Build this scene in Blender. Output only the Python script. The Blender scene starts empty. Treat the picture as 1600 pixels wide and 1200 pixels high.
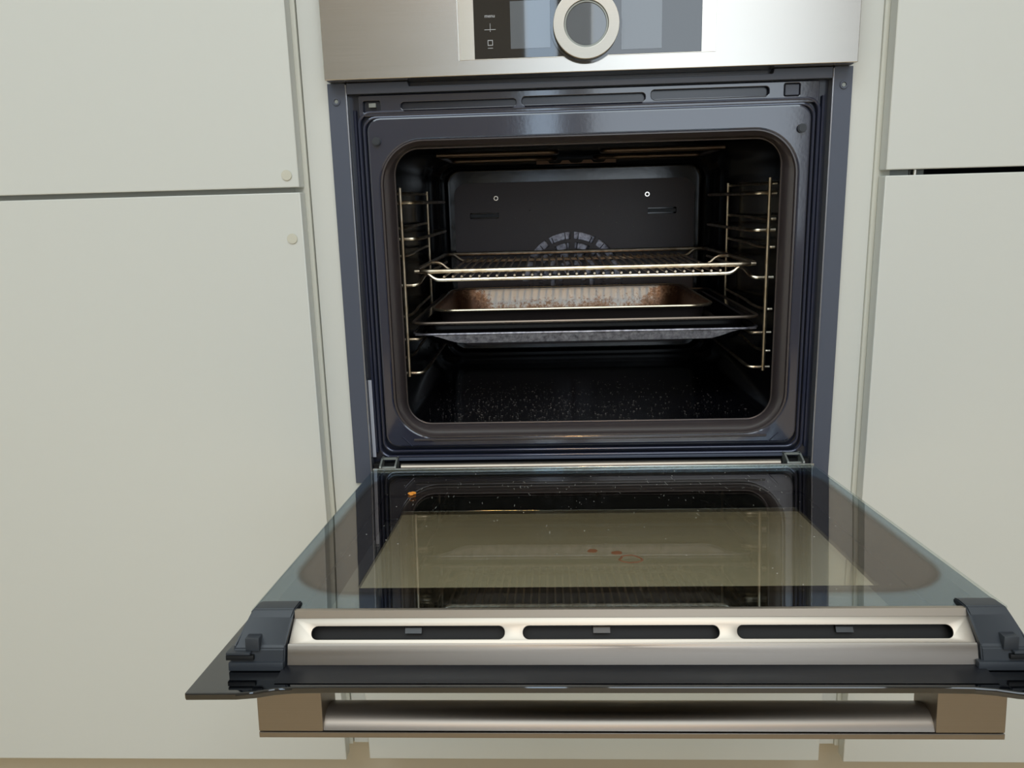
import bpy, bmesh, math, random
from mathutils import Vector, Matrix
random.seed(4)
PI = math.pi
S = bpy.context.scene
COL = S.collection
ZO = 0.985            # height of the fascia's lower edge above the kitchen floor
HZ, TILT = -0.4617, 0.0811   # hinge height below the fascia, door opens to about 85 degrees

# ------------------------------------------------------------------ camera
cam_data = bpy.data.cameras.new('camera')
cam = bpy.data.objects.new('camera', cam_data)
COL.objects.link(cam)
cam_data.sensor_width = 36.0
cam_data.lens = 1261.07 * 36 / 1600
cam_data.clip_start = 0.02
r_, u_, f_ = Vector((.99878625, .04129023, -.02685398)), Vector((.01708932, .22083633, .97516115)), Vector((-.04619496, .97443647, -.21986267))
M = Matrix((r_, u_, -f_)).transposed().to_4x4()
M.translation = Vector((-.0482478, -.98067766, -.13992955 + ZO))
cam.matrix_world = M
S.camera = cam

# ------------------------------------------------------------------ world, lights, exposure
w = bpy.data.worlds.new('daylight')
S.world = w
w.use_nodes = True
w.node_tree.nodes['Background'].inputs[0].default_value = (.75, .87, 1, 1)
w.node_tree.nodes['Background'].inputs[1].default_value = 1.0
S.view_settings.view_transform = 'Standard'
S.view_settings.look = 'None'
S.view_settings.gamma = 1
S.view_settings.use_curve_mapping = False
S.view_settings.exposure = 0.1
S.cycles.use_denoising = True
S.cycles.max_bounces = 10
S.cycles.glossy_bounces = 6
S.cycles.transparent_max_bounces = 16
S.cycles.caustics_reflective = False
S.cycles.caustics_refractive = False

def area(name, loc, size, power, col, rot):
    d = bpy.data.lights.new(name, 'AREA')
    d.shape = 'RECTANGLE'; d.size, d.size_y = size
    d.energy = power; d.color = col
    o = bpy.data.objects.new(name, d)
    o.location = loc; o.rotation_euler = rot
    COL.objects.link(o)
    return o
BACK = -3.6          # the wall behind the photographer, with the windows
# daylight coming through the wide curtained window and the narrow pane beside it
area('window_daylight', (.76, BACK + .02, 1.55), (1.12, 1.85), 10.5, (.84, .93, 1), (PI / 2, 0, 0))
area('side_pane_daylight', (-.06, BACK + .02, 1.55), (.17, 1.9), 2.6, (.62, .80, 1), (PI / 2, 0, 0))
# added overhead fill standing in for the bounce of the bright kitchen
area('ceiling_fill_light', (-.2, -1.9, 2.46), (2.6, 1.8), 45, (.78, .92, 1), (0, 0, 0))
bd = bpy.data.lights.new('pendant_bulb', 'POINT')
bd.energy = 11; bd.color = (1, .62, .26); bd.shadow_soft_size = .035
bo = bpy.data.objects.new('pendant_bulb', bd); bo.location = (.08, -2.4, 1.95); COL.objects.link(bo)

# ------------------------------------------------------------------ materials
def lin(c):
    return tuple(((v / 255) / 12.92 if v / 255 <= .04045 else ((v / 255 + .055) / 1.055) ** 2.4) for v in c) + (1,)
def mat(name, col, rough=.5, metal=0, spec=.5, **k):
    m = bpy.data.materials.new(name)
    m.use_nodes = True
    b = m.node_tree.nodes['Principled BSDF']
    b.inputs['Base Color'].default_value = lin(col)
    b.inputs['Roughness'].default_value = rough
    b.inputs['Metallic'].default_value = metal
    b.inputs['Specular IOR Level'].default_value = spec
    for kk, v in k.items():
        b.inputs[kk.replace('_', ' ')].default_value = v
    return m
def N(m, t, **k):
    n = m.node_tree.nodes.new(t)
    for kk, v in k.items():
        setattr(n, kk, v)
    return n
def link(m, a, b):
    m.node_tree.links.new(a, b)
def coords(m, scale=(1, 1, 1)):
    tc = N(m, 'ShaderNodeTexCoord'); mp = N(m, 'ShaderNodeMapping')
    mp.inputs['Scale'].default_value = scale
    link(m, tc.outputs['Object'], mp.inputs['Vector'])
    return mp.outputs['Vector']
def noise(m, vec, scale, detail=3, rough=.5):
    n = N(m, 'ShaderNodeTexNoise')
    n.inputs['Scale'].default_value = scale; n.inputs['Detail'].default_value = detail; n.inputs['Roughness'].default_value = rough
    link(m, vec, n.inputs['Vector'])
    return n.outputs['Fac']
def ramp(m, fac, stops):
    r = N(m, 'ShaderNodeValToRGB')
    e = r.color_ramp.elements
    while len(e) < len(stops): e.new(.5)
    for i, (p, c) in enumerate(stops):
        e[i].position = p; e[i].color = lin(c) if len(c) == 3 else c
    link(m, fac, r.inputs['Fac'])
    return r.outputs['Color']
def math_(m, op, a, b=None, c=None):
    n = N(m, 'ShaderNodeMath', operation=op)
    for i, v in enumerate((a, b, c)):
        if v is None: continue
        if isinstance(v, (int, float)): n.inputs[i].default_value = v
        else: link(m, v, n.inputs[i])
    return n.outputs[0]
def bump(m, fac, strength, dist=.001):
    b = N(m, 'ShaderNodeBump')
    b.inputs['Strength'].default_value = strength; b.inputs['Distance'].default_value = dist
    link(m, fac, b.inputs['Height'])
    link(m, b.outputs[0], m.node_tree.nodes['Principled BSDF'].inputs['Normal'])
def P(m): return m.node_tree.nodes['Principled BSDF']

def brushed(name, col, rough, scale=(3, 400, 400)):
    m = mat(name, col, rough, 1, Anisotropic=.75)
    tg = N(m, 'ShaderNodeTangent', direction_type='RADIAL', axis='Z')
    link(m, tg.outputs[0], P(m).inputs['Tangent'])
    v = coords(m, scale)
    nz = noise(m, v, 3, 2)
    link(m, ramp(m, nz, [(.3, tuple(int(c * .985) for c in col)), (.7, col)]), P(m).inputs['Base Color'])
    rr = N(m, 'ShaderNodeMapRange'); link(m, nz, rr.inputs[0])
    rr.inputs[3].default_value = rough * .9; rr.inputs[4].default_value = rough * 1.15
    link(m, rr.outputs[0], P(m).inputs['Roughness'])
    return m
steel = brushed('brushed_steel', (204, 198, 190), .21)
steel_trim = mat('satin_steel_trim', (186, 176, 164), .45, 1)
steel_dark = brushed('brushed_steel_handle', (152, 144, 136), .38)
chrome = mat('chromed_wire', (222, 205, 180), .3, 1)
v = coords(chrome, (1, 1, 1))
link(chrome, ramp(chrome, noise(chrome, v, 60, 4), [(.35, (196, 178, 154)), (.6, (232, 220, 200))]), P(chrome).inputs['Base Color'])
bright = mat('bright_steel', (225, 220, 210), .18, 1)
cream = mat('cream_lacquer', (222, 223, 218), .33, 0, .4)
v = coords(cream, (1, 1, 1))
bump(cream, noise(cream, v, 4, 2), .05, .003)
white_board = mat('white_board', (222, 222, 216), .45)
board_edge = mat('cream_edge_band', (224, 223, 212), .5)
felt = mat('cream_felt', (214, 211, 196), .9)
plinth_m = mat('plinth_board', (214, 204, 182), .5)
flange_m = mat('slate_coated_steel', (80, 86, 102), .42, .0, .6)
v = coords(flange_m)
bump(flange_m, noise(flange_m, v, 900, 2), .05, .0004)
enamel = mat('navy_enamel', (46, 49, 66), .1, 0, .8, Coat_Weight=.6, Coat_Roughness=.06)
v = coords(enamel)
bump(enamel, noise(enamel, v, 260, 3), .05, .0006)
enamel_lip = mat('brown_grey_enamel', (64, 57, 58), .28, 0, .8)
enamel_black = mat('cavity_enamel', (13, 13, 17), .16, 0, .7)
v = coords(enamel_black)
bump(enamel_black, noise(enamel_black, v, 60, 4), .12, .001)
recess_m = mat('dark_recess', (30, 34, 50), .25, 0, .7)
cover_m = mat('satin_black_cover', (92, 82, 83), .42, 0, .45)
v = coords(cover_m)
n_ = noise(cover_m, v, 420, 2, .7)
link(cover_m, ramp(cover_m, n_, [(.0, (88, 78, 79)), (.74, (96, 86, 87)), (.8, (118, 110, 106))]), P(cover_m).inputs['Base Color'])
dark_plastic = mat('black_plastic', (52, 56, 62), .42, 0, .45)
sill_plastic = mat('black_gloss_sill', (26, 27, 32), .25, 0, .5)
black = mat('matt_black', (9, 9, 11), .6)
gloss_black = mat('black_glass', (10, 11, 14), .03, 0, .9, Coat_Weight=.5, Coat_Roughness=.02)
screen_m = mat('display_screen', (100, 106, 114), .03, 0, .9, Coat_Weight=.5, Coat_Roughness=.02)  # grey base lightened to stand in for the reflected overcast
print_m = mat('pale_print', (196, 198, 202), .5)
white_line = mat('white_edge', (245, 245, 245), .3)
hinge_m = mat('zinc_hinge', (150, 154, 150), .45, .5)
label_m = mat('silver_label', (176, 178, 190), .4)
element_m = mat('heating_element_steel', (70, 56, 44), .3, .9)
bracket_m = mat('scorched_bracket', (96, 74, 58), .55, .6)
tray_enamel = mat('tray_enamel', (20, 18, 20), .16, 0, .7)
v = coords(tray_enamel); bump(tray_enamel, noise(tray_enamel, v, 80, 4), .1, .001)
tray_rim = mat('tray_rim_pale', (120, 108, 98), .3, .7)  # paler and more metallic than the tray body
grey_alu = mat('mottled_grey_aluminium', (150, 148, 156), .38, .75)
v = coords(grey_alu)
link(grey_alu, ramp(grey_alu, noise(grey_alu, v, 140, 5, .7), [(.35, (104, 102, 110)), (.65, (176, 174, 184))]), P(grey_alu).inputs['Base Color'])
# scorched roasting tin: pale metal with baked brown fat, heavier towards its base and corners
tin_shell_m = mat('dark_tin_outside', (58, 52, 52), .45, .4)  # separate dark tone for the tin's outer walls
tin = mat('stained_tin', (205, 198, 188), .4, .55)
v = coords(tin)
a = noise(tin, v, 26, 6, .7); b_ = noise(tin, v, 220, 4, .75)
sep = N(tin, 'ShaderNodeSeparateXYZ'); link(tin, v, sep.inputs[0])
low = math_(tin, 'MULTIPLY', math_(tin, 'SUBTRACT', .030, sep.outputs[2]), 16)      # height above the tin's base
side = math_(tin, 'MULTIPLY', math_(tin, 'MAXIMUM', math_(tin, 'SUBTRACT', math_(tin, 'ABSOLUTE', sep.outputs[0]), .125), 0), 7)
t_ = math_(tin, 'ADD', math_(tin, 'ADD', math_(tin, 'MULTIPLY', a, .65), math_(tin, 'MULTIPLY', b_, .6)), math_(tin, 'ADD', math_(tin, 'MULTIPLY', low, .45), side))
link(tin, ramp(tin, t_, [(.0, (252, 250, 246)), (.70, (248, 243, 236)), (.82, (196, 156, 126)), (1, (112, 80, 60))]), P(tin).inputs['Base Color'])
rim_tin = mat('tin_rim', (205, 190, 165), .25, .9)
sauce = mat('baked_sauce', (122, 80, 54), .35)
crumb_m = mat('orange_crumb', (236, 150, 50), .6)
dust_m = mat('pale_flecks', (128, 119, 114), .6)
speck_m = mat('glass_dust', (190, 190, 184), .7)

def thin_glass(name, tint_, refl, ior=1.5, mask=None):
    """a pane of sheet glass: tinted transmission under a Fresnel reflection"""
    m = bpy.data.materials.new(name); m.use_nodes = True
    nt = m.node_tree; nt.nodes.clear()
    out = N(m, 'ShaderNodeOutputMaterial'); mix = N(m, 'ShaderNodeMixShader')
    tr = N(m, 'ShaderNodeBsdfTransparent'); gl = N(m, 'ShaderNodeBsdfGlossy'); fr = N(m, 'ShaderNodeFresnel')
    tr.inputs[0].default_value = tint_ + (1,); gl.inputs[0].default_value = refl + (1,)
    gl.inputs['Roughness'].default_value = .012; fr.inputs[0].default_value = ior
    geo = N(m, 'ShaderNodeNewGeometry'); mr = N(m, 'ShaderNodeMapRange')      # same Fresnel on both faces of the sheet
    link(m, geo.outputs['Backfacing'], mr.inputs[0]); mr.inputs[3].default_value = ior; mr.inputs[4].default_value = 1 / ior
    link(m, mr.outputs[0], fr.inputs[0])
    link(m, fr.outputs[0], mix.inputs[0]); link(m, tr.outputs[0], mix.inputs[1]); link(m, gl.outputs[0], mix.inputs[2])
    link(m, mix.outputs[0], out.inputs[0])
    return m, tr, gl, fr
inner_glass_m, tr, gl, fr = thin_glass('coated_inner_glass', (.97, .965, .92), (1, 1, 1), 2.25)
# the coating stops at a rounded border near the edge of the pane: outside it the reflection is bluer and stronger
v = coords(inner_glass_m)
sp = N(inner_glass_m, 'ShaderNodeSeparateXYZ'); link(inner_glass_m, v, sp.inputs[0])
def absd(o, c, h, r):
    d = math_(inner_glass_m, 'ABSOLUTE', math_(inner_glass_m, 'SUBTRACT', o, c))
    return math_(inner_glass_m, 'MAXIMUM', math_(inner_glass_m, 'SUBTRACT', d, h - r), 0)
ax = absd(sp.outputs[0], 0, .2565, .06); ay = absd(sp.outputs[1], -.242, .182, .06)
dist = math_(inner_glass_m, 'SUBTRACT', math_(inner_glass_m, 'SQRT', math_(inner_glass_m, 'ADD', math_(inner_glass_m, 'MULTIPLY', ax, ax), math_(inner_glass_m, 'MULTIPLY', ay, ay))), .06)
ms = N(inner_glass_m, 'ShaderNodeMapRange'); link(inner_glass_m, dist, ms.inputs[0])
ms.inputs[1].default_value = -.006; ms.inputs[2].default_value = .004
link(inner_glass_m, ramp(inner_glass_m, ms.outputs[0], [(0, (.62, .56, .53, 1)), (.55, (.52, .47, .44, 1)), (1, (.78, .90, 1.0, 1))]), gl.inputs[0])
window_glass_m, *_ = thin_glass('bronze_window_glass', (.96, .96, .91), (.9, .9, .9), 1.45)
floor_m = mat('oak_floor', (176, 142, 104), .4)
v = coords(floor_m, (1, 9, 1))
link(floor_m, ramp(floor_m, noise(floor_m, v, 3, 5), [(.3, (200, 176, 142)), (.7, (216, 192, 156))]), P(floor_m).inputs['Base Color'])
wall_m = mat('pale_plaster', (214, 215, 210), .8)
wall_dark = mat('grey_tiles', (176, 178, 180), .45)
ceil_m = mat('ceiling_paint', (236, 238, 238), .9)
curtain_m = mat('window_frame_white', (235, 235, 232), .5)

# ------------------------------------------------------------------ mesh helpers
def finish(name, me, m, parent=None, smooth=True, ang=35):
    me.name = name
    o = bpy.data.objects.new(name, me)
    COL.objects.link(o)
    if m is not None and not me.materials: me.materials.append(m)
    if parent is not None: o.parent = parent
    if smooth:
        for p in me.polygons: p.use_smooth = True
        me.set_sharp_from_angle(angle=math.radians(ang))
    return o
def flatten(o):
    """keep the large axis-aligned faces truly flat, only the bevels stay smooth"""
    for p in o.data.polygons:
        if max(abs(c) for c in p.normal) > .9995: p.use_smooth = False
    return o
def from_bm(name, bm, m, parent=None, smooth=True):
    bmesh.ops.recalc_face_normals(bm, faces=bm.faces)
    me = bpy.data.meshes.new(name)
    bm.to_mesh(me); bm.free()
    return finish(name, me, m, parent, smooth)
def bm_box(bm, x0, x1, y0, y1, z0, z1, bev=0, seg=2):
    r = bmesh.ops.create_cube(bm, size=1)
    vs = r['verts']
    for q in vs:
        q.co = Vector((x0 + (q.co.x + .5) * (x1 - x0), y0 + (q.co.y + .5) * (y1 - y0), z0 + (q.co.z + .5) * (z1 - z0)))
    if bev:
        es = list({e for q in vs for e in q.link_edges})
        bmesh.ops.bevel(bm, geom=es, offset=bev, segments=seg, affect='EDGES', profile=.5)
def box(name, x0, x1, y0, y1, z0, z1, m, parent=None, bev=.001, seg=2):
    bm = bmesh.new(); bm_box(bm, x0, x1, y0, y1, z0, z1, bev, seg)
    return flatten(from_bm(name, bm, m, parent))
def rr(hx0, hx1, y0, y1, r, n=8):
    """rounded rectangle outline, counter-clockwise"""
    out = []
    for cx, cy, a0 in ((hx1 - r, y1 - r, 0), (hx0 + r, y1 - r, PI / 2), (hx0 + r, y0 + r, PI), (hx1 - r, y0 + r, 1.5 * PI)):
        for i in range(n + 1):
            a_ = a0 + PI / 2 * i / n
            out.append((cx + r * math.cos(a_), cy + r * math.sin(a_)))
    return out
def circ(cx, cy, r, n=32):
    return [(cx + r * math.cos(2 * PI * i / n), cy + r * math.sin(2 * PI * i / n)) for i in range(n)]
def plate(name, loops, d0, d1, m, parent=None, bev=0, plane='xz'):
    """flat sheet with holes: outlines in two axes, thickness along the third"""
    cu = bpy.data.curves.new(name, 'CURVE'); cu.dimensions = '2D'; cu.fill_mode = 'BOTH'
    for lp in loops:
        s = cu.splines.new('POLY'); s.points.add(len(lp) - 1)
        for i, (px, py) in enumerate(lp): s.points[i].co = (px, py, 0, 1)
        s.use_cyclic_u = True
    h = abs(d1 - d0) / 2
    cu.extrude = h - bev; cu.bevel_depth = bev; cu.bevel_resolution = 1; cu.offset = -bev
    tmp = bpy.data.objects.new('tmp', cu); COL.objects.link(tmp)
    bpy.context.view_layer.update()
    me = bpy.data.meshes.new_from_object(tmp.evaluated_get(bpy.context.evaluated_depsgraph_get()))
    bpy.data.objects.remove(tmp); bpy.data.curves.remove(cu)
    c = (d0 + d1) / 2
    for q in me.vertices:
        x, y, z = q.co
        q.co = (x, c - z, y) if plane == 'xz' else ((x, y, z + c) if plane == 'xy' else (c + z, x, y))
    me.materials.clear()
    bm = bmesh.new(); bm.from_mesh(me)
    bmesh.ops.remove_doubles(bm, verts=bm.verts, dist=1e-6)
    bmesh.ops.recalc_face_normals(bm, faces=bm.faces)
    bm.to_mesh(me); bm.free()
    return flatten(finish(name, me, m, parent, True, 30))
def bm_loft(bm, rings, close_ends=(False, False), cyclic=True):
    prev = None; allr = []
    for ring in rings:
        vs = [bm.verts.new(p) for p in ring]; allr.append(vs)
        if prev:
            n = len(vs)
            for i in range(n if cyclic else n - 1):
                bm.faces.new((prev[i], prev[(i + 1) % n], vs[(i + 1) % n], vs[i]))
        prev = vs
    if close_ends[0]: bm.faces.new(allr[0])
    if close_ends[1]: bm.faces.new(allr[-1])
def loft(name, rings, m, parent=None, ends=(False, False), cyclic=True, recalc=True):
    bm = bmesh.new(); bm_loft(bm, rings, ends, cyclic)
    if not recalc:
        me = bpy.data.meshes.new(name); bm.to_mesh(me); bm.free()
        return finish(name, me, m, parent)
    return from_bm(name, bm, m, parent)
def smooth_path(pts, r, n=5, closed=False):
    """round the corners of a polyline"""
    P_ = [Vector(p) for p in pts]; out = []
    k = len(P_)
    for i in range(k):
        if not closed and i in (0, k - 1): out.append(P_[i]); continue
        a_, b, c = P_[i - 1], P_[i], P_[(i + 1) % k]
        d1, d2 = (a_ - b), (c - b)
        rr_ = min(r, d1.length * .49, d2.length * .49)
        s, e = b + d1.normalized() * rr_, b + d2.normalized() * rr_
        for j in range(n + 1):
            t = j / n
            out.append((1 - t) ** 2 * s + 2 * t * (1 - t) * b + t * t * e)
    return out
def bm_tube(bm, pts, r, n=8, closed=False):
    P_ = [Vector(p) for p in pts]; k = len(P_)
    rings = []; up = None
    for i in range(k):
        if closed: d = (P_[(i + 1) % k] - P_[i - 1])
        else: d = (P_[min(i + 1, k - 1)] - P_[max(i - 1, 0)])
        d.normalize()
        if up is None:
            up = Vector((0, 0, 1)) if abs(d.z) < .9 else Vector((1, 0, 0))
        s = d.cross(up).normalized(); up = s.cross(d).normalized()
        rings.append([P_[i] + (s * math.cos(2 * PI * j / n) + up * math.sin(2 * PI * j / n)) * r for j in range(n)])
    if closed: rings.append(rings[0])
    prev = None; first = None
    for q, ring in enumerate(rings):
        vs = first if (closed and q == len(rings) - 1) else [bm.verts.new(p) for p in ring]
        if first is None: first = vs
        if prev:
            for j in range(n): bm.faces.new((prev[j], prev[(j + 1) % n], vs[(j + 1) % n], vs[j]))
        prev = vs
    if not closed:
        bm.faces.new(first[::-1]); bm.faces.new(prev)
def tube(name, pts, r, m, parent=None, n=8, closed=False):
    bm = bmesh.new(); bm_tube(bm, pts, r, n, closed)
    return from_bm(name, bm, m, parent)
def disc(name, c, r, h, m, parent=None, axis='y', n=32, bev=.0005):
    bm = bmesh.new()
    bmesh.ops.create_cone(bm, cap_ends=True, segments=n, radius1=r, radius2=r, depth=h)
    if bev:
        es = [e for e in bm.edges if len(e.link_faces) == 2 and any(len(f.verts) > 4 for f in e.link_faces)]
        bmesh.ops.bevel(bm, geom=es, offset=bev, segments=2, affect='EDGES')
    if axis == 'y': bmesh.ops.rotate(bm, verts=bm.verts, matrix=Matrix.Rotation(PI / 2, 3, 'X'))
    if axis == 'x': bmesh.ops.rotate(bm, verts=bm.verts, matrix=Matrix.Rotation(PI / 2, 3, 'Y'))
    bmesh.ops.translate(bm, verts=bm.verts, vec=c)
    return from_bm(name, bm, m, parent)
def join(name, objs, parent):
    """several shapes that are one moulding become one mesh"""
    bm = bmesh.new(); mats = []
    for o in objs:
        m_ = o.data.materials[0]
        if m_ not in mats: mats.append(m_)
        n0 = len(bm.faces); bm.from_mesh(o.data); bm.faces.ensure_lookup_table()
        for f in bm.faces[n0:]: f.material_index = mats.index(m_)
        bpy.data.objects.remove(o)
    me = bpy.data.meshes.new(name); bm.to_mesh(me); bm.free()
    for m_ in mats: me.materials.append(m_)
    o = bpy.data.objects.new(name, me); COL.objects.link(o); o.parent = parent
    me.set_sharp_from_angle(angle=math.radians(35))
    return o
def thing(name, label, cat, loc=(0, 0, 0), group=None):
    o = bpy.data.objects.new(name, None); COL.objects.link(o)
    o.empty_display_size = .05
    o.location = loc; o['label'] = label; o['category'] = cat
    if group: o['group'] = group
    return o
def pivot(name, parent, loc=(0, 0, 0), rot=(0, 0, 0), label=None):
    o = bpy.data.objects.new(name, None); COL.objects.link(o)
    o.empty_display_size = .03
    o.parent = parent; o.location = loc; o.rotation_euler = rot
    if label: o['label'] = label
    return o
def struct(o):
    o['kind'] = 'structure'; return o
def lab(o, s):
    o['label'] = s; return o

# ------------------------------------------------------------------ the room
XL, XR, CE = -2.3, 2.3, 2.5
struct(box('floor', XL, XR, BACK, .7, -.05, 0, floor_m, bev=0))
struct(box('ceiling', XL, XR, BACK, .7, CE, CE + .05, ceil_m, bev=0))
struct(box('wall_left', XL - .05, XL, BACK, .7, 0, CE, wall_m, bev=0))
struct(box('wall_right', XR, XR + .05, BACK, .7, 0, CE, wall_dark, bev=0))
struct(box('wall_front', XL, XR, .62, .7, 0, CE, wall_m, bev=0))
struct(plate('wall_back', [[(XL, 0), (XR, 0), (XR, CE), (XL, CE)], [(.20, .6), (1.32, .6), (1.32, 2.45), (.20, 2.45)], [(-.145, .6), (.025, .6), (.025, 2.45), (-.145, 2.45)]], BACK - .12, BACK, mat('taupe_plaster', (168, 162, 152), .8)))
wn = 0
for (x0, x1) in ((.20, 1.32), (-.145, .025)):
    wn += 1
    struct(plate('window_%d' % wn, [[(x0, .6), (x1, .6), (x1, 2.45), (x0, 2.45)], [(x0 + .012, .612), (x1 - .012, .612), (x1 - .012, 2.438), (x0 + .012, 2.438)]], BACK - .08, BACK + .015, curtain_m))
struct(box('baseboard_front', -1.2, 1.2, .05, .068, 0, ZO - .874, plinth_m))

# ------------------------------------------------------------------ cabinets
def Zr(z): return ZO + z
def door_front(x0, x1, z0, z1, parent, label):
    d = box('door', x0, x1, -.02, -.0005, z0, z1, cream, parent, .0012)
    d['label'] = label
    return d
TOP = 1.2
lc = thing('tall_cabinet', 'cream tall cabinet left of the oven, two plain doors with felt bumpers', 'cabinet', (-.64, .3, Zr(-.874)))
def loc_parent(o, root):   # keep world coordinates for children of a moved root
    o.matrix_parent_inverse = Matrix.Translation(-root.location)
    return o
def setw(root, objs):
    for o in objs:
        o.parent = root
        o.matrix_parent_inverse = Matrix.Translation(Vector((0, 0, ZO)) - root.location)
parts = [lab(box('side_panel', -.3485, -.3312, .0005, .6, -.874, TOP, board_edge, bev=.0006), 'cream edged side panel next to the oven housing'),
         box('side_panel', -.94, -.922, .0005, .6, -.874, TOP, board_edge, bev=.0006),
         box('shelf', -.922, -.3485, .0015, .58, -.134, -.106, board_edge, bev=.0006),
         box('bottom_panel', -.922, -.3485, .0015, .58, -.874, -.856, board_edge, bev=.0006),
         box('back_panel', -.922, -.3485, .585, .6, -.874, TOP, white_board, bev=0)]
setw(lc, parts)
for z0, z1, bz, bx in ((-.1163, TOP, -.1025, -.3502), (-.884, -.1222, -.1754, -.3498)):
    d = box('door', -.93, -.3362, -.02, -.0005, z0, z1, cream, None, .0012)
    setw(lc, [d])
    d['label'] = 'upper plain cream door' if z1 == TOP else 'lower plain cream door'
    bdot = disc('bumper', (bx, -.0207, bz), .0062, .0014, felt, d, n=24)
rc = thing('tall_cabinet', 'cream tall cabinet right of the oven, dark gap between its doors', 'cabinet', (.64, .3, Zr(-.874)))
parts = [box('side_panel', .3312, .3492, .0005, .6, -.874, TOP, board_edge, bev=.0006),
         box('side_panel', .922, .94, .0005, .6, -.874, TOP, board_edge, bev=.0006),
         box('bottom_panel', .3492, .922, .0015, .58, -.874, -.856, board_edge, bev=.0006),
         box('back_panel', .3492, .922, .585, .6, -.874, TOP, flange_m, bev=0)]
setw(rc, parts)
for z0, z1 in ((-.1158, TOP), (-.884, -.1222)):
    d = box('door', .3362, .93, -.02, -.0005, z0, z1, cream, None, .0012)
    setw(rc, [d])
    d['label'] = 'upper plain cream door' if z1 == TOP else 'lower plain cream door'
hg = pivot('hinge', None); hg.parent = rc; hg.matrix_parent_inverse = Matrix.Translation(Vector((0, 0, ZO)) - rc.location)
box('hinge_plate', .3492, .372, .004, .05, -.135, -.104, hinge_m, hg, .0008)
disc('hinge_pin', (.3795, .006, -.119), .0025, .03, bright, hg, axis='z', n=12)
box('hinge_arm', .375, .392, .010, .05, -.13, -.108, hinge_m, hg, .0008)

hc = thing('oven_housing_cabinet', 'narrow white surround of the oven with cream drawer beneath', 'cabinet', (0, .3, Zr(-.874)))
parts = []
for s in (-1, 1):
    a0, a1 = sorted((s * .2815, s * (.3302 if s < 0 else .3311)))
    parts.append(box('side_panel', a0, a1, .004, .6, -.874, TOP, white_board, bev=.0005))
parts += [box('oven_shelf', -.2815, .2815, .006, .58, -.512, -.494, white_board, bev=.0005),
          box('top_shelf', -.2815, .2815, .006, .58, .112, .13, white_board, bev=.0005),
          lab(box('drawer_front', -.304, .304, -.02, -.0005, -.882, -.5003, cream, bev=.0012), 'plain cream drawer front under the oven'),
          lab(box('door', -.304, .304, -.02, -.0005, .115, TOP, cream, bev=.0012), 'plain cream door above the oven')]
setw(hc, parts)

# ------------------------------------------------------------------ the oven
oven = thing('built_in_oven', 'steel and dark blue built-in oven standing open between cream cabinets', 'oven', (0, 0, ZO))
# fascia
fas = plate('control_panel', [rr(-.2972, .2972, 0, .106, .0012, 3)], -.0215, .012, steel, oven, .0008)
lab(fas, 'brushed steel control panel')
plate('display_surround', [[(-.1428, .0162), (.1413, .0162), (.1413, .0905), (-.1428, .0905)]], -.0222, -.021, brushed('display_surround_steel', (226, 219, 206), .2), fas, .0002)
plate('display_glass', [[(-.1252, .0168), (.1259, .0168), (.1259, .09), (-.1252, .09)]], -.0227, -.0218, gloss_black, fas, .0002)
plate('display_screen', [[(-.0846, .0262), (-.0405, .0262), (-.0405, .0755), (-.0846, .0755)]], -.0230, -.0224, screen_m, fas, .0001)
plate('display_screen', [[(.0375, .0215), (.0822, .0215), (.0822, .0725), (.0375, .0725)]], -.0230, -.0224, screen_m, fas, .0001)
box('edge_light', -.1436, -.1426, -.0232, -.021, .0152, .0905, white_line, fas, .0002)
disc('dial_bezel', (-.0012, -.0235, .0478), .0395, .0030, gloss_black, fas, n=64)
plate('dial_ring', [circ(-.0012, .0478, .0362, 64), circ(-.0012, .0478, .0242, 64)], -.0335, -.0225, brushed('dial_steel', (205, 200, 190), .35), fas, .0005)
plate('dial_inner_ring', [circ(-.0012, .0478, .0242, 64), circ(-.0012, .0478, .0220, 64)], -.0318, -.0225, hinge_m, fas, .0004)
disc('dial_display', (-.0012, -.028, .0478), .0221, .006, screen_m, fas, n=64)
def text(body, x, z, size, parent, y=-.0229):
    cu = bpy.data.curves.new('lettering', 'FONT'); cu.body = body; cu.size = size; cu.align_x = 'CENTER'; cu.align_y = 'CENTER'
    cu.extrude = .00008
    tmp = bpy.data.objects.new('tmp', cu); COL.objects.link(tmp); bpy.context.view_layer.update()
    me = bpy.data.meshes.new_from_object(tmp.evaluated_get(bpy.context.evaluated_depsgraph_get()))
    bpy.data.objects.remove(tmp)
    me.transform(Matrix.Translation((x, y, z)) @ Matrix.Rotation(PI / 2, 4, 'X'))
    me.materials.clear()
    return finish('lettering', me, print_m, parent, False)
text('menu', -.1072, .0612, .0052, fas)
box('printed_mark', -.1135, -.1010, -.0231, -.0226, .0468, .0473, print_m, fas, 0)
box('printed_mark', -.1072, -.1068, -.0231, -.0226, .0448, .0535, print_m, fas, 0)
plate('printed_icon', [[(-.1102, .0305), (-.1045, .0305), (-.1045, .0362), (-.1102, .0362)], [(-.1096, .0311), (-.1051, .0311), (-.1051, .0356), (-.1096, .0356)]], -.0231, -.0226, print_m, fas)
box('printed_mark', -.1102, -.1045, -.0231, -.0226, .0275, .028, print_m, fas, 0)

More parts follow.
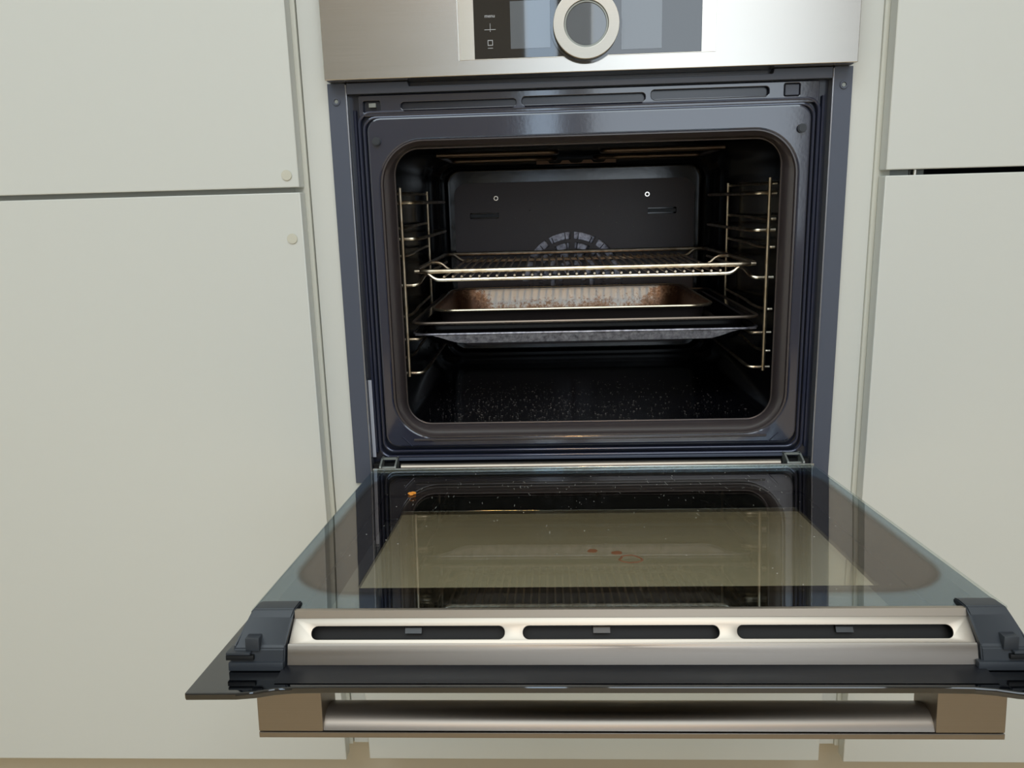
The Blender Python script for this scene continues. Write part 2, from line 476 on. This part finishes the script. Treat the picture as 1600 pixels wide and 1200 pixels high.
# front frame
fr_ = pivot('front_frame', oven, label='dark blue coated steel front frame')
for s in (-1, 1):
    a0, a1 = sorted((s * .2792, s * .3002))
    box('side_flange', a0, a1, 0, .0035, -.4892, -.0006, flange_m, fr_, .0006)
    a0, a1 = sorted((s * .2776, s * .2796))
    box('flange_edge', a0, a1, -.0012, .016, -.4892, -.002, mat('flange_edge_steel', (150, 152, 160), .25, .6), fr_, .0007)
back = plate('frame_backing', [[(-.2780, -.4892), (.2780, -.4892), (.2780, .004), (-.2780, .004)], rr(-.2405, .2405, -.4265, -.066, .045)], .0135, .0165, recess_m, fr_)
# strip under the fascia with its shallow cut-out
nt = [(-.2776, -.0008), (-.2062, -.0008)] + [(-.2062 + .0014, -.0052), (-.2040, -.0060)] + [(.2098, -.0060), (.2112, -.0052), (.2122, -.0008)] + [(.2776, -.0008), (.2776, -.0128), (-.2776, -.0128)]
lab(plate('top_strip', [nt[::-1]], -.0005, .0135, flange_m, fr_, .0005), 'grey blue strip below the fascia')
# vent ledge with three slots and two latch pockets
holes = [rr(-.2165, -.0812, -.0310, -.0225, .004, 5), rr(-.0745, .0680, -.0305, -.0210, .004, 5), rr(.0747, .2090, -.0290, -.0185, .004, 5),
         rr(-.2610, -.2405, -.0335, -.0200, .002, 4), rr(.2260, .2440, -.0300, -.0160, .002, 4)]
plate('vent_ledge', [rr(-.2660, .2660, -.0375, -.0140, .002, 3)] + holes, .0065, .0095, enamel, fr_, .0008)
box('latch', -.2545, -.2460, .0075, .014, -.0275, -.0225, hinge_m, fr_, .0005)
box('latch_cover', .2275, .2435, .008, .0135, -.0290, -.0170, flange_m, fr_, .0008)
for x0, x1, z in ((-.2135, -.0842, -.0312), (-.0715, .0650, -.0307), (.0777, .2060, -.0292)):
    box('slot_lip', x0, x1, .004, .0085, z - .0007, z + .0003, enamel, fr_, .0004)
# raised enamel plate around the mouth
op_out = rr(-.2450, .2450, -.4300, -.0655, .052, 14)
plate('front_plate', [rr(-.2575, .2575, -.4420, -.0395, .016, 6), op_out], .0030, .0110, enamel, fr_, .0022)
bead_m = mat('bead_enamel', (52, 56, 76), .12, .25, .9)
for h, zt, zbt, yy, rad in ((.2612, -.0390, -.4490, .0075, .0018), (.2668, -.0330, -.4562, .0075, .0020)):
    pts = [Vector((x, yy, z)) for x, z in rr(-h, h, zbt, zt, .014, 6)]
    tube('bead', pts, rad, bead_m, fr_, 8, True)
for s in (-1, 1):
    x = s * .272
    tube('channel_rib', [(x, .010, -.03), (x, .010, -.450)], .0020, bead_m, fr_, 8)
    disc('buffer', (s * .2465, .0015, -.0662), .0050, .006, dark_plastic, fr_, n=24, bev=.001)
    plate('screw', [circ(s * .2905, -.0205, .0046, 28), circ(s * .2905, -.0205, .0025, 28)], -.0014, .0002, flange_m, fr_, .0005)
    disc('screw_head', (s * .2905, .0002, -.0205), .0024, .001, hinge_m, fr_, n=6, bev=.0002)
# pressed lower steps of the mouth plate
box('lower_step', -.222, .222, .0016, .004, -.4345, -.4315, enamel_lip, fr_, .0011)
box('lower_ledge', -.246, .246, .0035, .0125, -.4612, -.4575, flange_m, fr_, .001)
for s in (-1, 1):
    for k in (0, 1):
        p0 = Vector((s * (.2335 - .006 * k), .0035, -.4312 - .006 * k)); p1 = p0 + Vector((-s * .007, 0, .006))
        tube('pressed_mark', [p0 + Vector((s * .003, 0, .002)), p0 + Vector((-s * .003, 0, -.004))], .0011, bead_m, fr_, 6)
lab(box('rating_label', -.2770, -.2725, .0055, .0068, -.4560, -.3545, label_m, fr_, .0002), 'narrow silver sticker on the left channel')
# mouth lip
def ring(h0, h1, z0, z1, r, y, n=14): return [(x, y, z) for x, z in rr(h0, h1, z0, z1, r, n)]
lip_rings = [ring(-.2462, .2462, -.4312, -.0643, .053, .0055), ring(-.2445, .2445, -.4298, -.0658, .051, .0022), ring(-.2425, .2425, -.4280, -.0670, .050, .0022),
             ring(-.2415, .2415, -.4268, -.0682, .049, .0055), ring(-.2385, .2385, -.4245, -.0705, .046, .0075), ring(-.2352, .2352, -.4205, -.0722, .040, .0110),
             ring(-.2325, .2325, -.4180, -.0735, .034, .0175), ring(-.2310, .2310, -.4168, -.0740, .031, .0240), ring(-.2330, .2330, -.4175, -.0735, .030, .0280),
             ring(-.2480, .2480, -.4240, -.0640, .034, .0330)]
lab(loft('mouth_lip', lip_rings, enamel_lip, oven, recalc=False), 'brown grey enamel lip of the mouth')
tube('lip_edge', [Vector((x, .0225, z)) for x, z in rr(-.2312, .2312, -.4170, -.0738, .031, 12)], .0013, mat('lip_edge_highlight', (84, 76, 74), .3, .5), fr_, 8, True)  # lighter bead added to draw the highlight along the lip's inner edge
cav_rings = [ring(-.2480, .2480, -.4240, -.0640, .034, .0330), ring(-.2520, .2520, -.4262, -.0610, .034, .045), ring(-.2520, .2520, -.4262, -.0610, .034, .440),
             ring(-.2480, .2480, -.4230, -.0650, .034, .458), ring(-.2350, .2350, -.4130, -.0760, .030, .470), ring(-.2260, .2260, -.4070, -.0820, .024, .466),
             ring(-.2225, .2225, -.4045, -.0850, .022, .472), ring(-.2215, .2215, -.4040, -.0860, .022, .500)]
lab(loft('cavity', cav_rings, enamel_black, oven, ends=(False, True), recalc=False), 'black enamelled cavity')
# fan cover
def sector(cx, cy, r0, r1, a0, a1, n=5):
    o_ = [(cx + r1 * math.cos(a0 + (a1 - a0) * i / n), cy + r1 * math.sin(a0 + (a1 - a0) * i / n)) for i in range(n + 1)]
    i_ = [(cx + r0 * math.cos(a1 - (a1 - a0) * i / n), cy + r0 * math.sin(a1 - (a1 - a0) * i / n)) for i in range(n + 1)]
    return o_ + i_
vc = (-.0035, -.2835); sl = []
for r0, r1, cnt, gap in ((.0770, .0895, 12, .0075), (.0605, .0705, 12, .0100), (.0455, .0540, 12, .0090), (.0310, .0390, 10, .0080), (.0170, .0250, 8, .007)):
    for k in range(cnt):
        a0 = 2 * PI * k / cnt + gap / 2 / r1 + PI / 2; a1 = 2 * PI * (k + 1) / cnt - gap / 2 / r1 + PI / 2
        sl.append(sector(vc[0], vc[1], r0, r1, a0, a1))
sl += [rr(-.1835, -.1325, -.1675, -.1575, .001, 3), rr(.1300, .1795, -.1665, -.1560, .001, 3)]
cov = plate('fan_cover', [rr(-.2110, .2110, -.3950, -.1060, .022, 6)] + sl, .4790, .4812, cover_m, oven, .0004)
for x in (-.1367, .1284):
    plate('nut', [circ(x, -.1328, .0045, 24), circ(x, -.1328, .0022, 24)], .4765, .4795, bright, cov, .0004)
for x0, x1, z in ((-.1835, -.1325, -.1625), (.1300, .1795, -.1612)):
    box('hook_slot', x0, x1, .4835, .4860, z - .003, z + .003, dark_plastic, cov, .0005)
fan = pivot('fan', oven, label='grey metal fan behind the slotted cover')
for k in range(22):
    a_ = 2 * PI * k / 22
    bm = bmesh.new(); bm_box(bm, .050, .086, .4840, .4955, -.0006, .0006, 0)
    bmesh.ops.rotate(bm, verts=bm.verts, matrix=Matrix.Rotation(.5, 3, 'Z') @ Matrix.Rotation(0, 3, 'X'), cent=(.068, .49, 0))
    bmesh.ops.rotate(bm, verts=bm.verts, matrix=Matrix.Rotation(a_, 3, 'Y'))
    bmesh.ops.translate(bm, verts=bm.verts, vec=(vc[0], 0, vc[1]))
    from_bm('blade', bm, grey_alu, fan, False)
disc('fan_disc', (vc[0], .4965, vc[1]), .092, .002, grey_alu, fan, n=48)
disc('fan_hub', (vc[0], .4900, vc[1]), .014, .010, bright, fan, n=24)
# grill element hanging under the cavity roof
he = pivot('grill_element', oven, label='looped grill heating element under the cavity roof')
for s in (-1, 1):
    pts = []
    xi, xo = .030, .190; ys = [.130, .155, .300, .325]
    for k in range(0, 4, 2):
        pts += [(s * xo - .003, ys[k], -.0765), (s * xi - .003, ys[k], -.0765), (s * xi - .003, ys[k + 1], -.0765), (s * xo - .003, ys[k + 1], -.0765)]
    tube('element_loop', smooth_path(pts, .012, 5), .0032, element_m, he, 8)
sc = [(-.062, 0), (.058, 0)] + [(.058, .005)] + sum([[(x + .011, .005), (x + .008, .0012), (x, .0005), (x - .008, .0012), (x - .011, .005)] for x in (.032, -.002, -.034)], []) + [(-.062, .005)]
plate('element_bracket', [[(x, -.0855 + z) for x, z in sc]], .288, .2895, bracket_m, he)
# side racks: chromed wire ladders hooked to the cavity walls
levels = [(-.1250, -.1372, .0), (-.1704, -.1846, .0), (-.2070, -.2465, .0105), (-.2890, -.3205, .0045), (-.3457, -.3678, .004)]
for s in (-1, 1):
    sr = pivot('side_rack', oven, label='chromed wire side rack on the %s cavity wall' % ('left' if s < 0 else 'right'))
    X_ = lambda v_: s * v_
    tube('upright', [(X_(.2405), .1045, -.118), (X_(.2412), .1045, -.3715)], .0026, chrome, sr)
    tube('upright', [(X_(.2405), .350, -.120), (X_(.2412), .350, -.3500)], .0024, chrome, sr)
    for zu, zl, lift in levels:
        tube('rail', smooth_path([(X_(.2510), .109, zl), (X_(.2235), .109, zl), (X_(.2180), .132, zl + lift), (X_(.2180), .395, zl + lift), (X_(.2405), .412, zl + lift)], .008, 4), .0023, chrome, sr)
        tube('rail', smooth_path([(X_(.2510), .109, zu), (X_(.2445), .109, zu), (X_(.2380), .130, zu), (X_(.2380), .170, zu), (X_(.2400), .205, zu + .001), (X_(.2425), .360, zu + .001)], .008, 4), .0020, chrome, sr)
# hinges at the foot of the frame
for s in (-1, 1):
    hn = pivot('hinge', oven, label='grey hinge bracket at the %s foot of the mouth' % ('left' if s < 0 else 'right'))
    for k, x in enumerate((.2645, .2455)):
        bm = bmesh.new()
        ring_ = [(-.022, -.4700), (-.018, -.4610), (-.002, -.4555), (.006, -.4555), (.006, -.4720)]
        bm_loft(bm, [[(s * x, y, z) for y, z in ring_], [(s * (x - .0022), y, z) for y, z in ring_]], (True, True))
        from_bm('hinge_cheek', bm, hinge_m, hn, False)
    a0, a1 = sorted((s * .2645, s * .2433))
    box('hinge_bridge', a0, a1, -.0015, .0030, -.4580, -.4555, hinge_m, hn, .0004)
    tube('hinge_pin', [(s * .2645, -.010, -.466), (s * .2433, -.010, -.466)], .0024, hinge_m, hn)
lab(box('base_strip', -.276, .276, .002, .013, -.4892, -.4640, black, fr_, .0005), 'black strip behind the door foot')

# ------------------------------------------------------------------ the open door (local: x, -t away from hinge, z up out of the inner face)
door = pivot('door', oven, (0, 0, HZ), (-TILT, 0, 0), 'open drop-down glass door')
def dbox(name, x0, x1, t0, t1, o0, o1, m, bev=.0008): return box(name, x0, x1, -t1, -t0, -o1, -o0, m, door, bev)
def dplate(name, loops, o0, o1, m, bev=0): return plate(name, [[(x, -t) for x, t in lp] for lp in loops], -o1, -o0, m, door, bev, 'xy')
lab(dplate('inner_glass', [rr(-.2682, .2695, .0365, .4535, .003, 4)], 0, .0020, inner_glass_m, .0), 'clear coated inner pane with stains')
gt = dplate('glass_edge_trim', [rr(-.2690, .2702, .0325, .0358, .0012, 3)], -.0006, .0040, bright, .0004)
tube('bottom_rail', [(-.236, -.0190, -.0020), (.234, -.0190, -.0020)], .0045, steel_trim, door, 16)
dbox('rail_seat', -.2685, .2685, .008, .0330, .0065, .034, black)
dbox('rear_border', -.2562, .2562, .0330, .0440, .0022, .006, black, .0002)
for s in (-1, 1):
    a0, a1 = sorted((s * .2694, s * .2560))
    dbox('side_rail', a0, a1, .034, .450, .0022, .0345, black, .0002)
# outer glass: black printed border with a clear bronze window; near edge is notched back in the middle
og = [(-.297, .006), (.297, .006), (.297, .5050), (.2960, .5062), (.262, .5058), (.250, .5040), (.238, .5000), (.226, .4978), (.20, .4970),
      (-.20, .4970), (-.226, .4978), (-.238, .5000), (-.250, .5040), (-.262, .5058), (-.2960, .5062), (-.297, .5050)]
WN = rr(-.2215, .2325, .0960, .3250, .0015, 3)
lab(dplate('outer_glass', [og, WN], .0355, .0405, gloss_black, .0010), 'black printed outer pane')
lab(dplate('glass_window', [WN], .0362, .0395, window_glass_m, 0), 'clear bronze tinted window')
# vent trim across the top edge of the door
prof = [(.4525, .0040), (.4525, -.0006), (.4570, -.0012), (.4580, .0030), (.4568, .0040), (.4668, .0195), (.4688, .0205), (.4716, .0330), (.4690, .0335), (.4655, .0215), (.4535, .0052)]
def extr(name, prof_, x0, x1, m, sk=0, xs=None):
    # profile in (t, off), swept along x
    a_ = [(x0, -t, -o) for t, o in prof_]; b = [(x1, -t, -o) for t, o in prof_]
    return loft(name, [a_, b], m, door, (True, True))
extr('trim_head', [(.4515, .0042), (.4515, -.0004), (.4535, -.0012), (.4562, -.0008), (.4572, .0046), (.4555, .0046)], -.2350, .2390, steel_trim)
L_ = math.hypot(.0108, .0152)
# slotted face as a sheet with three slots, tilted from (t .4572, off .0046) to (t .4680, off .0198)
def face_sheet():
    lps = [[(-.2355, 0), (.2395, 0), (.2410, L_), (-.2370, L_)]]
    for x0, x1 in ((-.2215, -.0828), (-.0700, .0678), (.0800, .2275)):
        lps.append(rr(x0, x1, L_ * .30, L_ * .80, L_ * .235, 6))
    o = plate('trim_face', lps, 0, .0016, steel_trim, door, .0003, 'xy')
    d = Vector((0, -.0108, -.0152)).normalized(); nrm = Vector((0, -.0152, .0108)).normalized()
    for q in o.data.vertices:
        x, y, z = q.co
        q.co = Vector((x, -.4572, -.0046)) + d * y + nrm * (z - .0016)
    bm = bmesh.new(); bm.from_mesh(o.data); bmesh.ops.recalc_face_normals(bm, faces=bm.faces); bm.to_mesh(o.data); bm.free()
    o.data.set_sharp_from_angle(angle=math.radians(30))
    return o
lab(face_sheet(), 'steel face with three vent slots')
extr('trim_front', [(.4666, .0192), (.4682, .0188), (.4692, .0202), (.4722, .0328), (.4704, .0330), (.4676, .0205)], -.2372, .2412, steel_dark)
extr('vent_channel', [(.4400, .0045), (.4480, .0045), (.4560, .0200), (.4600, .0300), (.4400, .0300)], -.2340, .2380, black)
for x in (-.155, -.02, .15):
    extr('vent_clip', [(.4520, .0082), (.4572, .0165), (.4580, .0160), (.4528, .0077)], x, x + .012, sill_plastic)
extr('sill', [(.4660, .0300), (.4722, .0331), (.4935, .0350), (.4680, .0355)], -.2400, .2440, sill_plastic)
# plastic end caps
for s in (-1, 1):
    ec = None; pieces = []
    sx = .237 if s < 0 else .2405
    def cap_ring(xi, xo, t, o): return None
    secs = [(.4400, .0340), (.4400, -.0015), (.4455, -.0030), (.4560, -.0022), (.4600, .0020), (.4705, .0190), (.4722, .0205), (.4750, .0345)]
    outer_x = [.2780, .2640, .2642, .2655, .2680, .2745, .2755, .2790]
    inner_x = [sx + .001, sx - .003, sx - .003, sx - .0022, sx - .001, sx + .001, sx + .0015, sx + .002]
    bm = bmesh.new()
    bm_loft(bm, [[(s * xi, -t, -o) for xi, (t, o) in zip(inner_x, secs)], [(s * xo, -t, -o) for xo, (t, o) in zip(outer_x, secs)]], (True, True))
    bmesh.ops.bevel(bm, geom=list(bm.edges), offset=.0009, segments=2, affect='EDGES')
    pieces.append(from_bm('cap_body', bm, dark_plastic, ec))
    def cbox(nm, x0, x1, t0, t1, o0, o1, m=dark_plastic):
        a0, a1 = sorted((s * x0, s * x1)); pieces.append(box(nm, a0, a1, -t1, -t0, -o1, -o0, m, ec, .0005))
    cbox('cap_catch', .2560, .2660, .4640, .4740, .0120, .0215)
    cbox('cap_ledge', .2620, .2795, .4650, .4765, .0215, .0235)
    cbox('cap_notch', .2600, .2800, .4700, .4758, .0240, .0275, black)
    cbox('cap_foot', .2390, .2782, .4690, .4765, .0290, .0350)
    lab(join('end_cap', pieces, door), 'black plastic end cap with a small catch')
# handle below the outer face
hd = door
bm = bmesh.new()
pr_ = [(.4390, .0790), (.4430, .0755), (.4500, .0722), (.4570, .0708), (.4630, .0712), (.4680, .0735), (.4720, .0775), (.4738, .0815), (.4390, .0815)]
bm_loft(bm, [[(-.2135, -t, -o) for t, o in pr_], [(.2135, -t, -o) for t, o in pr_]], (True, True))
lab(from_bm('handle_grip', bm, steel_dark, hd), 'rounded brushed steel grip')
box('handle_bar', -.2602, .2602, -.4750, -.4380, -.0865, -.0822, steel_dark, hd, .0006)
for s in (-1, 1):
    a0, a1 = sorted((s * .2135, s * .2602))
    box('handle_post', a0, a1, -.4750, -.4400, -.0816, -.0405, steel_dark, hd, .0008)
# stains and dust on the glass
def blob(name, pts, h, m, parent):
    bm = bmesh.new()
    bm_loft(bm, [[(x, -t, .00005) for x, t in pts], [(x * .97 + .03 * sum(p[0] for p in pts) / len(pts), -(t * .97 + .03 * sum(p[1] for p in pts) / len(pts)), h) for x, t in pts]], (True, True))
    return from_bm(name, bm, m, parent)
def wob(cx, ct, rx, rt, n=18, j=.15, sd=1):
    rnd = random.Random(sd)
    return [(cx + rx * math.cos(2 * PI * k / n) * (1 + rnd.uniform(-j, j)), ct + rt * math.sin(2 * PI * k / n) * (1 + rnd.uniform(-j, j))) for k in range(n)]
st = door
blob('sauce_drip', wob(-.0138, .3340, .0042, .0042, sd=2), .0005, sauce, st)
blob('sauce_drip', wob(.0068, .3395, .0048, .0040, sd=3), .0005, sauce, st)
ringo = wob(.0170, .3545, .0090, .0085, 24, .12, 5); 
bm = bmesh.new(); bm_tube(bm, [(x, -t, .0004) for x, t in ringo], .0010, 6, True); bmesh.ops.scale(bm, verts=bm.verts, vec=(1, 1, .4)); from_bm('sauce_ring', bm, sauce, st)
bm = bmesh.new(); rnd = random.Random(9)
def fleck(bm, x, y, z, s, ax=1, a_=0):
    c, d = math.cos(a_), math.sin(a_)
    pts = [(-s * ax, -s), (s * ax, -s), (s * ax, s), (-s * ax, s)]
    vs = [bm.verts.new((x + c * p - d * q, y + d * p + c * q, z)) for p, q in pts]
    top = bm.verts.new((x, y, z + s * .8))
    for i in range(4): bm.faces.new((vs[i], vs[(i + 1) % 4], top))
    bm.faces.new(vs[::-1])
for k in range(150): fleck(bm, rnd.uniform(-.235, .235), -rnd.uniform(.06, .42), .0001, rnd.choice((.0002, .0003, .0003, .0005)))
for k in range(90): fleck(bm, rnd.uniform(-.2, .2), -rnd.triangular(.08, .3, .12), .0001, .00016, rnd.uniform(6, 26), PI / 2 + rnd.uniform(-.25, .25))
du = from_bm('dust', bm, speck_m, door, False); du['kind'] = 'stuff'; du['label'] = 'pale specks and dried streaks on the inner pane'
bm = bmesh.new()
for k in range(1000):
    x = rnd.triangular(-.225, .225, -.12) if rnd.random() < .7 else rnd.uniform(-.225, .225)
    y = rnd.triangular(.04, .36, .08) if rnd.random() < .8 else rnd.uniform(.05, .3)
    fleck(bm, x, y, -.4258, rnd.choice((.0002, .0003, .0003, .0005)), rnd.uniform(1, 3.5), rnd.uniform(0, PI))
fl = from_bm('floor_flecks', bm, dust_m, oven, False); fl['kind'] = 'stuff'; fl['label'] = 'scattered pale burnt flecks on the cavity floor'
# burnt-on specks on the fan cover
bm = bmesh.new()
for x, z in ((-.1035, -.168), (-.077, -.155), (-.118, -.188), (.052, -.165), (.045, -.151), (.105, -.188), (-.04, -.142), (.075, -.18)):
    bmesh.ops.create_icosphere(bm, subdivisions=1, radius=.0009, matrix=Matrix.Translation((x, .4788, z)))
o = from_bm('cover_specks', bm, dust_m, cov); o['kind'] = 'stuff'

# orange crumb lying on the glass
def door_pt(x, t, up=0):
    n_v = Vector((0, math.sin(TILT), math.cos(TILT))); T_ = Vector((0, -math.cos(TILT), math.sin(TILT)))
    return Vector((x, 0, HZ + ZO)) + T_ * t + n_v * up
bm = bmesh.new(); rnd = random.Random(3)
for dx, dy, rr_2 in ((-.0022, 0, .0020), (.0012, .001, .0024), (0, -.0035, .0016)):
    bmesh.ops.create_icosphere(bm, subdivisions=2, radius=rr_2, matrix=Matrix.Translation((dx, dy, rr_2 * .5)) @ Matrix.Diagonal((1.3, 1, .7, 1)))
for q in bm.verts: q.co += Vector((rnd.uniform(-1, 1), rnd.uniform(-1, 1), rnd.uniform(-.3, .3))) * .0004
cr = from_bm('food_crumb', bm, crumb_m)
cr.location = door_pt(-.2003, .1516, .0004); cr.rotation_euler = (-TILT, 0, 0)
cr['label'] = 'small orange food crumb on the far left corner of the door glass'; cr['category'] = 'crumb'

# ------------------------------------------------------------------ wire rack
RZ = -.2275
rk = thing('wire_rack', 'chromed wire oven rack with cranked cross bars, middle level of the oven', 'oven rack', (0, .28, Zr(RZ)))
def rw(o): o.parent = rk; o.matrix_parent_inverse = Matrix.Translation(Vector((0, -.28, -RZ))); return o
rw(tube('outer_frame', smooth_path([(-.2275, .101, RZ), (.2275, .101, RZ), (.2275, .458, RZ), (-.2275, .458, RZ)], .022, 6, True), .0032, chrome, None, 10, True))
GZ = RZ - .0120
for y in (.1035, .262, .452):
    rw(tube('cross_bar', smooth_path([(-.2262, y, RZ), (-.212, y, RZ), (-.199, y, GZ), (.195, y, GZ), (.208, y, RZ), (.2262, y, RZ)], .007, 5), .0026, chrome, None, 8))
bm = bmesh.new(); bm_tube(bm, [(0, .0995, GZ + .0044), (0, .456, GZ + .0044)], .0017, 6)
r0 = rw(from_bm('rung', bm, chrome)); r0.location.x = -.1865
for k in range(1, 32):
    c = r0.copy(); COL.objects.link(c); c.location.x = -.1865 + k * .3660 / 31

# ------------------------------------------------------------------ trays
def tray(root, hx, y0, y1, ztop, depth, inset, slope, lipw, r, m_body, m_rim, name='pan_body', rim_r=.0022, th=.0012, base_r=None):
    yc = (y0 + y1) / 2
    def R_(ins, z, rad): return [(x, y, z) for x, y in rr(-hx + ins, hx - ins, y0 + ins, y1 - ins, rad, 7)]
    i0 = inset
    rings = [R_(0, ztop, r), R_(lipw * .5, ztop - .0004, r), R_(i0 - .002, ztop - .001, r * .9), R_(i0, ztop - .003, r * .85), R_(i0 + slope, ztop - depth + .004, r * .75), R_(i0 + slope + .004, ztop - depth, r * .6),
             R_(i0 + slope + .004, ztop - depth - th, r * .6), R_(i0 + slope - .001, ztop - depth + .003, r * .75), R_(i0 - .001, ztop - .004, r * .85), R_(i0 - .004, ztop - .0022, r * .9), R_(0, ztop - .0014, r)]
    bm = bmesh.new(); bm_loft(bm, rings + [rings[0]])
    bmesh.ops.remove_doubles(bm, verts=bm.verts, dist=1e-6)
    # floors
    bm.verts.ensure_lookup_table()
    n = len(rings[0])
    for k in (5, 6):
        vs = []
        for p in rings[k]:
            vs.append(min(bm.verts, key=lambda q: (q.co - Vector(p)).length))
        bm.faces.new(vs)
    o = from_bm(name, bm, m_body); 
    rim = tube('rim', [(x, y, ztop - .0004) for x, y in rr(-hx, hx, y0, y1, r, 7)], rim_r, m_rim, None, 8, True)
    for q in (o, rim):
        q.parent = root
        q.matrix_parent_inverse = Matrix.Translation(Vector((0, 0, ZO)) - root.location)
    return o, rim
ta = thing('deep_oven_tray', 'black enamelled deep oven tray holding the roasting tin', 'oven tray', (0, .28, Zr(-.329)))
tray(ta, .2335, .100, .455, -.2972, .0305, .016, .004, .012, .018, tray_enamel, tray_rim)
tb = thing('shallow_baking_tray', 'mottled grey shallow baking tray, lowest of the stacked trays', 'baking tray', (0, .28, Zr(-.333)))
ob, rb = tray(tb, .2335, .098, .457, -.3122, .0165, .012, .010, .010, .020, tray_enamel, grey_alu, rim_r=.0017)
# its sloping front apron
bm = bmesh.new(); top_, bot_ = [], []
K = 40
for k in range(K + 1):
    x = -.2290 + .458 * k / K; e = min(1, max(0, (.2130 - abs(x)) / .048)); e = e * e * (3 - 2 * e)
    top_.append((x, .0975, -.3122)); bot_.append((x, .0975 + .005 * e, -.3122 - .0012 - .0125 * e))
bm_loft(bm, [top_, bot_, [(x, y + .003, z) for x, y, z in bot_], [(x, y + .003, z) for x, y, z in top_], top_], (False, False), False)
ap = from_bm('front_slope', bm, grey_alu); ap.parent = tb; ap.matrix_parent_inverse = Matrix.Translation(Vector((0, 0, ZO)) - tb.location)
pn = thing('roasting_tin', 'rectangular metal roasting tin crusted with baked brown fat, standing in the black tray', 'roasting tin', (-.0155, .2860, Zr(-.3272)))
hx, hy = .198, .1450
rings = []
def R2(ins, z, rad): return [(x, y, z) for x, y in rr(-hx + ins, hx - ins, -hy + ins, hy - ins, rad, 9)]
D_ = .0415
prof2 = [(0, D_, .034), (.004, D_ + .0003, .033), (.008, D_ - .0012, .032), (.010, D_ - .006, .030), (.0145, .006, .026), (.0185, .0022, .022), (.024, .0012, .018)]
prof3 = [(.024, .0, .018), (.018, .0008, .022), (.0137, .005, .026), (.0092, D_ - .007, .030), (.0072, D_ - .0026, .032), (.004, D_ - .0012, .033), (0, D_ - .0012, .034)]
bm = bmesh.new(); bm_loft(bm, [R2(*p) for p in prof2], (False, True)); from_bm('tin_inside', bm, tin, pn)
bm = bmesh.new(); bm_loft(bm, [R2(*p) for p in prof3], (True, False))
lab(from_bm('tin_outside', bm, tin_shell_m, pn), 'dark outer walls')
tube('rim', [(x, y, D_ - .0006) for x, y in rr(-hx, hx, -hy, hy, .034, 9)], .0021, rim_tin, pn, 8, True)
